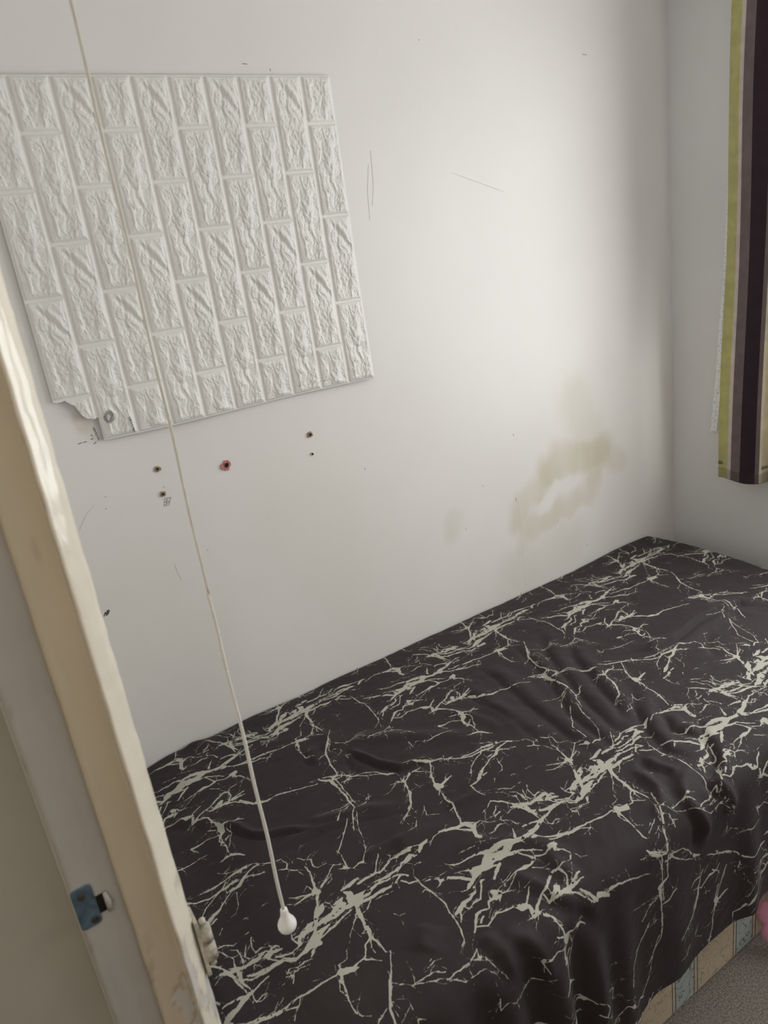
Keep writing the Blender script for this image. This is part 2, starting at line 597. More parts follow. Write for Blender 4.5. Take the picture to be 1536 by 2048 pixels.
# nicks and specks in the paint
sp_ = []
for (a, b, dx, dy) in [(540, 137, 2, 5), (838, 78, 1, 3), (1166, 108, 9, 1), (933, 1058, 2, 2), (966, 971, 1, 2), (730, 936, 2, 4), (1042, 1186, 2, 4), (714, 1336, 1, 4), (1175, 1089, 2, 3), (210, 993, 2, 2),
                       (211, 1017, 2, 2), (327, 973, 2, 2), (1028, 868, 1, 4), (1116, 1041, 1, 2), (415, 1100, 2, 1), (440, 1270, 3, 1), (1032, 995, 2, 8), (485, 127, 10, 1), (1459, 985, 1, 3), (1530, 1095, 2, 9)]:
    if a < 1340: sp_.append([(a, b), (a + dx, b + dy)])
strokes('paint_specks', sp_, M_graph, 0, wall_back, w=.0019)
strokes('scratches', [[(738, 330), (736, 380), (741, 440)], [(742, 300), (748, 370), (746, 410)], [(905, 345), (960, 365), (1010, 384)], [(350, 1130), (358, 1150), (364, 1160)], [(190, 1010), (172, 1030), (160, 1060)]],
        M_wallpale, 0, wall_back, w=.0012)
# little cube doodle, squiggle and ticks (crop scale 2.793)
s3, o3 = 1536 / 550, (150, 880)
strokes('pen_scribble', cz([[(505, 325), (540, 322), (528, 365), (500, 372), (505, 325)], [(510, 335), (520, 345), (508, 352), (522, 358)], [(540, 322), (512, 340), (530, 352), (503, 366)],
                            [(517, 322), (514, 370)], [(500, 350), (535, 340)]], o3, s3), M_graph, -.0025, wall_back, w=.0011, label='tiny scribbled cube in grey pen')
strokes('pen_scribble', cz([[(165, 990), (172, 965), (180, 975), (190, 952), (196, 960), (182, 968), (176, 985), (186, 978), (192, 968), (170, 975)], [(180, 955), (186, 965)]], o3, s3),
        M_ink, -.0025, wall_back, w=.0017, label='short black pen squiggle')


# ------------------------------------------------------------------ foam brick panel on the wall
def brick_panel():
    PW, PH, XR, ZT = .770, .700, -1.2165, 2.0455
    st = .00145
    a = np.arange(0, PW + st / 2, st)      # from the right edge leftwards
    b = np.arange(0, PH + st / 2, st)      # from the top down
    A, B = np.meshgrid(a, b)
    cw = .077
    i = np.minimum((A / cw).astype(int), 9)
    la = A - i * cw
    even = i % 2 == 0
    sh = np.where(even, B + .1, B)          # even columns start with half a brick
    k = np.floor(sh / .2 + 1e-6).astype(int)
    lt = sh - k * .2
    top = np.where(even & (k == 0), .1, 0.0)
    bot = np.where((~even) & (k == 3), .1, .2)
    typ = np.where(even, (k + 0) % 2, k % 2)      # 0: gouged stone, 1: cracked stone
    d = np.minimum(np.minimum(la, cw - la), np.minimum(lt - top, bot - lt))
    face = sstep(.0022, .0062, d)
    # relief, the same for every brick of a kind
    u = (cw - la) / cw
    H = np.zeros_like(A)
    for t_ in (0, 1):
        U, T = u * 2.6, lt / .2 * 4.6
        wu = U + .45 * fbm(U * 1.3, T * 1.0, 3, 100 + t_)
        wt = T + .45 * fbm(U * 1.1, T * .9, 3, 120 + t_)
        r = fbm(wu * 1.25 + 7 * t_, wt * .55, 4, 140 + t_, .55)
        lev = r * 4.2 + .8 * u
        fl = np.floor(lev)
        fr = lev - fl
        ter = fl + sstep(.72, 1.0, fr) + .25 * fr
        h = .00125 * ter
        cr = 1 - np.abs(fbm(wu * 2.3, wt * 1.1, 3, 170 + t_)) * 7
        h = h + .0011 * np.clip(cr, 0, 1) ** 1.3
        if t_ == 0:
            gx = u - (.36 + 1.7 * (lt / .2 - .13))
            g = np.exp(-(gx / .085) ** 2) * sstep(.06, .12, lt / .2) * sstep(.42, .34, lt / .2)
            h = h - .0032 * g + .0018 * np.exp(-((gx - .17) / .06) ** 2) * sstep(.05, .14, lt / .2) * sstep(.5, .4, lt / .2)
        h = h + .00034 * fbm(A * 330, B * 330, 2, 150)
        H = np.where(typ == t_, h, H)
    H = np.clip(H, -.0042, .0050)
    # flat margin then the moulded stone
    core = sstep(.004, .013, d)
    thick = .0035 + .0034 * face + (H + .0010) * core
    X = XR - A
    Z = ZT - B + .0016 * np.sin(A * 9) * (B > PH - .02)
    # the sheet has come a little away from the wall along the bottom
    lift = .0075 * sstep(.45, .70, B) * (.6 + .4 * np.sin(A * 13 + 1)) + .002
    Y = -(thick + lift)
    global PANG
    PANG = (a * -1 + XR, ZT - b, Y)
    P = np.stack([X, Y, Z], -1)
    back = P.copy()
    back[..., 1] = -(lift - .0015)
    P = np.concatenate([back[:1], P, back[-1:]], 0)
    bl = np.concatenate([back[:1], back, back[-1:]], 0)
    P = np.concatenate([bl[:, :1], P, bl[:, -1:]], 1)
    # torn-off corner at the bottom of the last column
    tear = np.array([hit(u_, v_, 1, -.006)[[0, 2]] for u_, v_ in ((88, 800), (97, 806), (112, 806), (130, 802), (148, 812), (163, 830), (172, 836), (184, 838))])
    xc = (P[:-1, :-1, 0] + P[1:, 1:, 0]) / 2
    zc = (P[:-1, :-1, 2] + P[1:, 1:, 2]) / 2
    tz = np.interp(xc, tear[:, 0], tear[:, 1]) + .0015 * fbm(xc * 160, zc * 0, 3, 9)
    keep = ~((xc < XR - .693 + .002) & (zc < tz))
    return grid_mesh('foam_brick_panel', P, M_panel, keep=keep, flip=True)


panel = new_obj('foam_brick_panel', brick_panel(), label='white foam brick-effect panel stuck on its side on the wall, lower left corner torn', cat='wall panel')
YP = -.0185
s5, o5 = 1536 / 400, (0, 450)
rr = random.Random(4)
ln = []
for k in range(5):
    c0, c1, R_ = 842, 1472, 40
    ph = k * .7
    ln.append([(c0 + (R_ - 3 * k) * (1 + .12 * math.sin(3 * t + k)) * math.cos(t + ph) * (1 - .1 * k), c1 + (R_ + 6 - 4 * k) * math.sin(t + ph) * (1 + .1 * math.cos(4 * t + k))) for t in np.linspace(0, 5.4, 16)])
for k in range(16):
    a, b = rr.random() * 6.28, rr.random() * 6.28
    ln.append([(842 + 38 * math.cos(a), 1472 + 42 * math.sin(a)), (842 + 38 * math.cos(b), 1472 + 42 * math.sin(b))])
ln.append([(755, 1482), (766, 1492)])
strokes('pen_scribble', cz(ln, o5, s5), M_graph, YP, panel, w=.0008, G=PANG, label='round knot of grey pen scribble')
for (p, q, n, wd) in (((722, 1560), (765, 1655), 14, 16), ((995, 1480), (1032, 1585), 15, 16), ((1252, 1318), (1314, 1528), 30, 12)):
    ln = []
    for k in range(n):
        t = k / (n - 1)
        x, y = p[0] + (q[0] - p[0]) * t, p[1] + (q[1] - p[1]) * t
        ln.append([(x - wd / 2 + rr.random() * 5, y + rr.uniform(-4, 4)), (x + rr.uniform(-3, 3), y + rr.uniform(-5, 5)), (x + wd / 2, y + rr.uniform(-5, 5))])
    strokes('pen_scribble', cz(ln, o5, s5), M_ink, YP, panel, w=.0009, G=PANG, label='row of tiny black pen marks down a joint')
strokes('pen_scribble', cz([[(600, 1685), (630, 1674)], [(640, 1672), (668, 1664)], [(700, 1612), (712, 1625)], [(722, 1684), (742, 1668)], [(700, 1650), (720, 1640)]], o5, s5), M_ink, -.0025, wall_back, w=.0012)


# ------------------------------------------------------------------ the bed
BX0, BX1, BW = -2.095, -.165, .908
bed = empty('divan_bed', ((BX0 + BX1) / 2, -BW / 2, 0), 'low single divan bed pushed into the corner, cream and pale blue striped base', 'bed')
IB = Matrix.Translation(-Vector(bed.location))


def reparent_local(o):
    o.matrix_parent_inverse = IB
    return o


M_damask = nmat('divan_damask', (.56, .465, .34), .7, .3, .10, 14, .12, 300)
nt = M_damask.node_tree


def mth(nt, op, a, b=None, c=None, clamp=False):
    n = nt.nodes.new('ShaderNodeMath')
    n.operation = op
    n.use_clamp = clamp
    for i, v in enumerate((a, b, c)):
        if v is None: continue
        if isinstance(v, (int, float)):
            n.inputs[i].default_value = v
        else:
            nt.links.new(v, n.inputs[i])
    return n.outputs[0]


def mixc(nt, f, a, col):
    mx = nt.nodes.new('ShaderNodeMix')
    mx.data_type = 'RGBA'
    nt.links.new(f, mx.inputs['Factor'])
    nt.links.new(a, mx.inputs['A'])
    mx.inputs['B'].default_value = (*col, 1)
    return mx.outputs['Result']


tc = nt.nodes.new('ShaderNodeTexCoord')
sp = nt.nodes.new('ShaderNodeSeparateXYZ')
nt.links.new(tc.outputs['Object'], sp.inputs[0])
xm = mth(nt, 'FLOORED_MODULO', mth(nt, 'ADD', sp.outputs['X'], 1.2365 + .2157 * 8), .2157)      # 0 at the left line of a blue stripe
# pale blue band between the two pairs of lines
band = mth(nt, 'MULTIPLY', mth(nt, 'GREATER_THAN', xm, .010), mth(nt, 'LESS_THAN', xm, .074))
line = None
for p in (.0, .0105, .0740, .0855):
    l = mth(nt, 'LESS_THAN', mth(nt, 'ABSOLUTE', mth(nt, 'SUBTRACT', xm, p + .0012)), .0013)
    line = l if line is None else mth(nt, 'MAXIMUM', line, l)
b_ = nt.nodes['Principled BSDF']
src = b_.inputs['Base Color'].links[0].from_socket
c1 = mixc(nt, band, src, (.38, .43, .42))
# scrolling line work: contour lines of a warped noise
nz = nt.nodes.new('ShaderNodeTexNoise')
nz.inputs['Scale'].default_value = 19
nz.inputs['Detail'].default_value = 1.5
nz.inputs['Distortion'].default_value = 1.6
nt.links.new(tc.outputs['Object'], nz.inputs['Vector'])
fr = mth(nt, 'FRACT', mth(nt, 'MULTIPLY', nz.outputs['Fac'], 5.0))
scroll = mth(nt, 'LESS_THAN', mth(nt, 'ABSOLUTE', mth(nt, 'SUBTRACT', fr, .5)), .085)
c2 = mixc(nt, mth(nt, 'MULTIPLY', scroll, mth(nt, 'ADD', mth(nt, 'MULTIPLY', band, .55), .42)), c1, (.17, .16, .13))
c3 = mixc(nt, line, c2, (.035, .035, .04))
nt.links.new(c3, b_.inputs['Base Color'])
reparent_local(box('divan_base', (BX0, -BW, .004), (BX1, -.004, .30), M_damask, bed, .008))
reparent_local(box('mattress', (BX0 + .004, -BW + .004, .301), (BX1 - .004, -.006, .520), M_mattress, bed, .03))

# ---- the marbled print: strokes traced in one repeat of the cloth, laid out on the lattice of the print
LA, LB = np.array([.609, -.041]), np.array([.222, .600])


def px_uv(u, v):
    h = hit(u, v, 2, .55)
    if h[1] < -.90:
        g = hit(u, v, 1, -.925)
        return np.array([g[0], -(.91 + max(0.0, .54 - g[2]))])
    return np.array([h[0], h[1]])


C4, C5, C6, C2 = ((400, 1640), 3.657), ((760, 1560), 3.657), ((1100, 1440), 3.523), ((640, 1250), 3.657)
VEINS = {
 'C4': (C4, """740,1010,12 780,985,22 820,930,35 860,880,45 900,840,25 950,800,12
730,920,10 760,870,30 800,810,25 830,780,8
840,860,10 850,790,20 860,740,20 890,690,35 910,650,10
870,800,15 920,760,30 980,730,40 1030,680,50 1060,640,20
990,650,10 1030,630,30 1050,600,8
1060,560,10 1100,570,30 1120,620,45 1170,590,45 1230,555,30 1260,540,8
1040,550,12 1090,520,20 1130,480,20 1160,455,8
1080,670,26 1130,640,30 1170,640,25 1230,610,18 1290,570,15 1340,540,10
1250,620,8 1240,650,6 1230,690,5 1200,710,4
1160,500,12 1220,460,14 1270,440,10 1290,400,8 1300,340,6 1310,290,5
1260,530,18 1300,500,14 1370,470,10 1430,440,10 1470,430,8
1290,480,10 1340,460,8 1400,420,12 1450,400,12 1490,350,16 1536,320,14
1260,430,10 1320,410,12 1370,370,10 1400,320,8 1450,310,6
1440,300,8 1500,280,18 1540,270,12
1440,490,12 1470,440,8 1530,430,5
940,850,8 1000,790,10 1060,730,8 1110,690,6
880,900,6 930,860,7 980,820,6 1030,770,5 1070,720,5
1340,560,10 1380,530,12 1400,515,14
1290,610,4 1340,580,5 1385,570,4
920,640,5 960,640,5 990,680,4
760,990,10 720,1030,8 680,1030,8 620,1020,8 540,1060,10 480,1090,14 400,1110,14 340,1120,8
600,960,8 540,980,14 510,990,25 440,1000,16 390,1010,8
500,990,18 530,950,10 580,940,6
560,1010,10 620,1000,8 680,990,6 740,940,5
380,1010,10 350,1040,16 300,1060,14 240,1080,26 210,1100,10
270,1090,16 290,1140,18 320,1180,12 370,1220,6
210,1100,5 140,1130,4 95,1180,3
120,910,4 170,890,6 240,895,5 280,870,4
380,850,4 375,910,6 410,960,6 440,930,5 490,930,4 570,935,4
210,930,4 270,935,6 300,980,6 305,1020,8
820,1030,6 830,990,14 840,970,6
830,1040,6 770,1060,5 720,1090,6 650,1100,5 650,1130,4 700,1110,4 670,1170,3
660,850,4 680,900,6 730,930,8
380,1280,4 410,1310,5 450,1260,5 495,1245,4
850,555,35 880,560,20
860,560,16 830,480,10 810,420,8 780,380,4
850,570,14 780,590,8 720,600,6 660,610,4
830,580,6 700,650,5 640,660,4
870,560,10 910,510,6 960,450,4 975,470,4 940,510,3
880,545,8 930,470,5 980,370,5 1040,360,4
865,580,18 865,640,12 855,700,14 850,780,14 850,850,12
820,545,8 790,520,4 760,570,3
1160,660,20 1160,700,22 1190,760,14 1240,840,18 1250,880,14 1290,910,10 1350,960,8 1370,990,4
1250,890,10 1220,940,8 1210,1040,8 1160,1070,7 1130,1110,25 1060,1130,22 1010,1150,12
1210,1050,8 1270,1050,6 1330,1055,5
1145,720,6 1130,800,4 1100,890,3
1240,800,6 1190,855,4 1240,850,7
1260,900,5 1260,960,4 1290,1000,3
1040,1140,35 1080,1140,18 1140,1110,14 1170,1100,5
1040,1130,8 1020,1090,5 1080,1040,4 1070,980,3
1040,1150,12 1040,1200,18 1060,1230,8 1080,1300,8 1110,1370,5 1150,1430,10 1190,1450,5
1020,1200,5 1030,1270,4 1070,1310,4
1000,1160,10 950,1190,8 860,1240,12 780,1280,10 720,1300,10 650,1340,14 560,1390,10 470,1430,12 400,1470,10 340,1490,10
740,1310,5 730,1350,4 700,1390,4 690,1450,3
1085,40,8 1055,150,6 1025,270,6 1060,330,5 1090,380,8
1070,385,24 1100,390,10
1060,390,10 1010,395,4
1130,390,8 1170,350,10 1200,345,14
1205,345,5 1220,260,4 1210,200,3 1160,80,5 1155,0,5
580,400,6 640,395,10 720,400,6 760,435,4
640,390,10 650,350,6 600,325,5 540,345,4
720,320,4 770,328,8 820,320,5 830,370,4 860,380,3 930,350,3
470,350,14 430,350,8 370,390,10 320,430,14 290,480,20 230,520,8 160,600,8 80,690,22 40,740,10
480,410,4 420,425,6 350,430,10 310,450,10 240,450,5
340,350,14 270,380,16 200,410,10 130,450,10 60,480,12 0,500,8
190,430,10 160,480,8 100,530,6 40,600,5 0,680,6
250,490,8 200,520,6 185,490,3
540,345,5 470,345,8 400,345,5 340,370,8
200,405,8 300,370,14
130,350,3 190,360,4 260,350,4 350,345,5
270,530,4 280,620,4 260,670,3
120,700,10 80,730,12
295,740,3 330,720,4 360,715,3
460,655,3 490,640,4 515,630,3
325,835,4 355,815,4
135,815,3 160,770,5
220,95,6 190,130,12 170,150,16
815,1200,4 880,1185,3
740,215,4 770,215,3 790,195,3"""),
 'C5': (C5, """420,70,34 450,75,30
430,80,18 400,50,10 375,0,8
440,75,12 480,40,14 530,0,8
430,90,12 470,130,10 480,165,8 530,205,12 560,260,10 600,340,6
460,75,5 500,70,4
550,235,6 510,260,4
440,100,6 440,140,5
180,0,8 175,40,8 120,55,5 90,100,4
190,50,5 230,130,10 235,190,12 225,250,6 180,310,4 150,350,4
270,330,3 270,380,6 210,420,4
330,225,4 330,250,4 350,290,5 400,285,4 450,280,3
740,0,18 720,30,10 670,60,8 720,110,5 780,125,4
440,435,8 500,415,14 560,390,22 620,360,20 660,370,25 690,380,25 700,350,10 740,330,5 800,340,4 850,330,4
560,400,10 640,400,12 690,400,22 715,450,20 740,460,22
600,350,14 640,345,10 680,350,12
440,440,6 400,470,4 360,540,3
350,485,10 310,520,20 300,560,14
300,520,6 240,540,5 190,570,14 140,590,10 70,620,8 40,680,10 0,710,10
270,585,10 220,600,25 180,640,16 120,690,12 60,740,8 0,770,8
210,730,8 150,720,8 130,780,8
0,850,16 50,820,10 80,810,10
160,770,8 220,780,12 290,765,6
200,640,5 260,650,4 310,630,3
260,735,4 320,800,10 370,840,4 420,870,5 480,930,10 520,1000,5 570,1070,8 600,1110,10 610,1160,5 620,1180,4 590,1280,3
310,855,4 340,830,5 370,845,4
100,1000,3 150,1020,4 190,1000,3
690,740,20 710,690,55 760,650,30 800,600,50 860,590,50 920,560,30 960,500,40 990,490,25 1050,470,25 1090,440,25 1120,400,28 1150,370,20 1180,320,25 1210,290,12 1240,250,10 1280,220,8
770,570,20 830,540,22 890,510,30 950,500,35
800,640,40 830,600,45
900,580,25 980,560,15 1040,540,10 1120,540,8 1190,545,5
760,565,14 690,580,12 640,610,10 590,640,8 520,650,6 480,640,4
660,690,10 600,690,6 550,710,4
700,530,5 600,560,3
700,505,3 800,490,3 870,465,3
690,750,10 640,750,18 590,740,16 500,740,14 450,760,16 430,750,8 370,760,10 340,765,6
450,770,12 435,800,5
350,740,5 440,740,4
700,740,12 660,790,20 640,830,6 600,845,4
690,800,12 700,840,12 660,890,14 610,920,20 590,970,25 560,1000,14
590,970,10 600,1020,8 595,1060,4
740,760,8 745,860,8 740,890,10 690,920,6 660,960,5 620,950,4
740,760,12 770,750,5
880,640,14 850,700,16 840,750,10
870,650,8 800,665,20 740,690,18
1000,550,8 1090,580,10 1130,600,16 1100,640,12 1060,660,25 1010,700,8 950,750,5 920,770,4
1120,665,8 1180,665,4 1240,670,3
1010,700,5 970,780,4 930,840,4
1140,580,8 1210,570,8 1250,530,10 1280,500,16 1290,490,8
1260,535,6 1330,540,5 1400,560,5 1400,600,4 1330,660,6 1310,680,6
1140,440,25 1120,460,12
1150,440,8 1250,435,10 1320,415,16 1400,400,12 1450,370,8 1540,360,8
1050,360,12 1110,330,10 1160,320,16
970,380,4 990,460,14
1440,570,3 1480,585,3 1536,575,3
810,180,8 890,180,12 960,190,8 1010,210,16 1070,240,12 1130,270,8 1170,300,5
960,215,14 1040,200,10 1100,200,6
1000,190,6 1100,180,8 1160,150,20 1200,120,18 1260,130,8
1100,240,10 1180,230,8 1240,205,14 1290,185,14 1350,160,8 1430,160,10 1480,110,16 1536,80,30
1200,140,10 1270,155,8 1340,160,6
850,210,5 855,240,8 830,270,4
880,260,10 840,290,4
885,290,6 890,320,5 960,320,5 1010,345,10
1050,80,4 1070,130,8 1110,140,5 1200,115,6
850,110,4 900,110,5 950,130,5 1000,140,4 1030,180,4
810,180,4 790,230,3 750,270,3
1360,70,6 1400,50,12 1420,90,14
1420,40,12 1460,20,16 1470,0,10
1400,230,5 1450,225,5 1460,260,4
1450,210,5 1480,190,4 1536,180,4
1210,300,5 1240,330,4 1280,330,4 1315,310,3
880,350,6 850,380,12 840,400,6 800,430,4
860,360,8 920,345,4
690,1130,10 700,1080,12 710,1000,16 740,970,10 800,960,8 790,910,12 830,880,20 860,830,8
830,840,30 870,830,8 900,850,8 960,830,5 1000,825,3
850,880,22 890,860,12 880,895,8
740,1060,8 760,1010,10
710,1090,10 790,1080,10 820,1040,8 850,990,8 920,970,10 980,940,8 1040,945,35 1090,935,14
1075,930,10 1080,870,12 1100,810,6
1100,940,16 1160,950,18 1200,1000,14 1270,1050,10 1300,1120,10 1310,1170,25
1175,940,14 1180,870,10 1220,830,8 1230,790,12 1250,720,14 1270,690,10 1310,680,12 1370,730,8 1420,720,10 1460,680,10
1300,830,8 1300,790,25 1360,780,14 1430,760,16 1470,740,16 1500,700,8 1536,660,5
1200,870,8 1290,870,12 1380,885,12 1460,875,8 1536,920,8
1320,830,6 1220,830,5
1320,1170,40 1320,1210,25 1295,1250,14 1290,1290,14 1310,1350,10 1310,1440,4
1330,1150,14 1380,1130,6 1430,1080,10 1465,1080,5
1290,1165,10 1240,1165,5
1350,1170,8 1370,1220,5 1320,1370,4
1290,1240,6 1220,1250,6 1170,1290,10 1120,1310,16
1110,1310,8 1150,1370,4
1250,1030,4 1310,1080,3
1120,1010,4 1200,1020,6
1240,1510,4 1310,1460,18 1380,1480,5
510,1395,5 600,1330,6 680,1280,6 710,1240,6 750,1215,4 790,1230,3
240,1520,4 330,1460,5 390,1425,6 475,1412,5
350,1400,4 400,1340,5 470,1310,3
630,1370,3 670,1360,4 710,1350,3
800,1370,4 850,1410,3 890,1450,3"""),
 'C6': (C6, """380,1300,14 450,1240,12 560,1200,8 660,1160,5
320,1305,25 380,1300,14
240,1260,10 300,1310,16
700,1135,8 790,1120,8 830,1150,10 900,1165,6 960,1160,5
760,1220,6 820,1180,8
740,1120,5 750,1180,8 745,1300,6 745,1440,6
0,930,20 30,905,30 40,960,8 100,940,6 150,960,5"""),
 'C2': (C2, """810,1020,8 820,1120,8 840,1190,12 865,1210,20
600,1060,6 700,1040,8 800,1020,14 880,1005,10 960,1005,8 1040,1000,12 1110,985,10 1165,955,12 1230,930,18 1270,910,8
740,1040,6 730,1070,6 660,1110,14 640,1140,10 620,1170,8 570,1175,5 520,1190,5
620,1170,6 650,1240,8 670,1290,14 670,1350,8 640,1430,4 600,1490,3
700,1100,10 780,1095,5 830,1110,4
905,960,5 915,995,7
650,1010,3 730,1005,3 850,995,4
100,790,6 95,850,5 85,910,14 75,960,12 110,1050,8 160,1110,8 110,1160,25 170,1220,8 250,1310,12 295,1380,6 275,1440,6 285,1530,5
110,1160,12 50,1165,20 0,1160,10
60,970,5 0,1030,3
290,1370,8 340,1340,10 350,1300,8 380,1280,5
110,1160,10 160,1140,8 170,1110,6
240,1320,5 190,1360,4 100,1400,4 0,1440,3
230,1340,4 160,1420,4 140,1480,8
180,1190,6 230,1140,10 330,1110,6 420,1110,6 500,1125,16 560,1110,6
90,890,4 200,890,4 350,855,4 450,850,4 540,800,4 600,800,3
110,940,3 160,935,4 180,960,3
210,1000,8 200,980,5 240,970,4
730,1210,3 780,1200,4
740,1220,4 690,1190,3
640,860,4 670,895,4 690,865,3 760,855,3
770,850,4 860,820,8 940,780,4 980,765,3""")}
ANCH = {
 'M': [(995, 1721), (831, 1370), (381, 1570), (1167, 1217), (1429, 1458)],
 'R': [(1044, 1818), (866, 1430), (1215, 1261), (1506, 1545)],
 'S': [(1121, 1881), (919, 1452), (1269, 1279), (1534, 1607), (444, 1682)],
 'K': [(960, 1684), (804, 1351), (365, 1539), (1134, 1200), (1387, 1435)],
 'H': [(687, 1952), (1006, 1306), (1259, 1627), (605, 1489)],
 'T': [(632, 1792), (1142, 1530), (1229, 1121), (1475, 1311)],
 'X': [(878, 1580), (1267, 1367)],
 'Z': [(670, 1567), (1084, 1357), (1394, 1198), (1307, 1674)],
 'C': [(528, 1736), (1020, 1491), (1359, 1301)],
 'D': [(723, 1801), (1205, 1542), (979, 1258), (603, 1422), (1283, 1126), (1520, 1332)]}
_ap, _ar = [], []
_inv = np.linalg.inv(np.stack([LA, LB], 1))
for k_, v_ in ANCH.items():
    w0 = px_uv(*v_[0])
    for p in v_:
        w = px_uv(*p)
        mn = np.round(_inv @ (w - w0))
        pred = w0 + mn[0] * LA + mn[1] * LB
        _ap.append(pred)
        _ar.append(w - pred)
_ap, _ar = np.array(_ap), np.array(_ar)


def warp(p):
    d2 = ((_ap - p) ** 2).sum(1)
    wgt = np.exp(-d2 / (2 * .11 ** 2)) + 1e-12
    return p + (wgt[:, None] * _ar).sum(0) / (wgt.sum() + .25)


def vein_field(xs, vs):
    """signed field on the cloth grid: positive inside a vein (metres)"""
    nv, nx = len(vs), len(xs)
    st = xs[1] - xs[0]
    X, V = np.meshgrid(xs, vs)
    Yc = -V
    JX = (X + .0026 * fbm(X * 42, Yc * 42, 3, 201) + .0007 * perlin(X * 210, Yc * 210, 211)).astype(np.float32)
    JY = (Yc + .0026 * fbm(X * 42, Yc * 42, 3, 231) + .0007 * perlin(X * 210, Yc * 210, 241)).astype(np.float32)
    F = np.full((nv, nx), -.006, np.float32)
    rnd = random.Random(11)
    base = []
    for key, (cr, txt) in VEINS.items():
        (ox, oy), s = cr
        for line in txt.strip().split('\n'):
            pts = []
            for t in line.split():
                a, b, w = map(float, t.split(','))
                q = px_uv(ox + a / s, oy + b / s)
                pts.append((q[0], q[1], w * .000150 * (1.28 if w >= 13 else 1.0) + .00008))
            base.append(pts)
            # hair veins that leave the traced stroke at a shallow angle
            L = sum(math.hypot(pts[i + 1][0] - pts[i][0], pts[i + 1][1] - pts[i][1]) for i in range(len(pts) - 1))
            for _ in range(int(L / .015)):
                i = rnd.randrange(len(pts) - 1)
                t = rnd.random()
                x, y = [pts[i][k] + (pts[i + 1][k] - pts[i][k]) * t for k in (0, 1)]
                an = math.atan2(pts[i + 1][1] - pts[i][1], pts[i + 1][0] - pts[i][0]) + rnd.uniform(-.75, .75) + (math.pi if rnd.random() < .3 else 0)
                if rnd.random() < .5:
                    x += rnd.uniform(-.008, .008)
                    y += rnd.uniform(-.008, .008)
                br = [(x, y, .00048)]
                n = rnd.randint(3, 6)
                for k in range(n):
                    an += rnd.uniform(-.5, .5)
                    ll = rnd.uniform(.004, .009)
                    x += ll * math.cos(an)
                    y += ll * math.sin(an)
                    br.append((x, y, .00048 - .00036 * (k + 1) / n))
                base.append(br)
    x0, y0 = xs[0], -vs[0]
    lx0, lx1, ly0, ly1 = xs[0] - .02, xs[-1] + .02, -vs[-1] - .02, -vs[0] + .02
    for m in range(-5, 6):
        for n in range(-3, 4):
            off = m * LA + n * LB
            for pts in base:
                c = np.array(pts[0][:2]) + off
                if not (lx0 - .2 < c[0] < lx1 + .2 and ly0 - .2 < c[1] < ly1 + .2): continue
                dl = warp(c) - c
                P = [(p[0] + off[0] + dl[0], p[1] + off[1] + dl[1], p[2]) for p in pts]
                for (a, b) in zip(P[:-1], P[1:]):
                    r = max(a[2], b[2]) + .0085
                    i0 = int((min(a[0], b[0]) - r - x0) / st)
                    i1 = int((max(a[0], b[0]) + r - x0) / st) + 2
                    j0 = int((y0 - max(a[1], b[1]) - r) / st)
                    j1 = int((y0 - min(a[1], b[1]) + r) / st) + 2
                    i0, i1, j0, j1 = max(i0, 0), min(i1, nx), max(j0, 0), min(j1, nv)
                    if i0 >= i1 or j0 >= j1: continue
                    gx, gy = JX[j0:j1, i0:i1] - a[0], JY[j0:j1, i0:i1] - a[1]
                    dx, dy = b[0] - a[0], b[1] - a[1]
                    q = dx * dx + dy * dy + 1e-12
                    t = np.clip((gx * dx + gy * dy) / q, 0, 1)
                    val = a[2] + (b[2] - a[2]) * t - np.hypot(gx - t * dx, gy - t * dy)
                    np.maximum(F[j0:j1, i0:i1], val, out=F[j0:j1, i0:i1])
    # dark islands inside the broad veins, ragged rims
    n1 = fbm(X * 55, Yc * 95, 3, 261)
    F = np.where(F > 0, np.minimum(F, .0016), F)
    F = F - .0042 * sstep(.34, .52, n1) * sstep(.0004, .0016, F)
    F = F + .0007 * perlin(X * 120, Yc * 120, 271) * (F > -.0012)
    return F


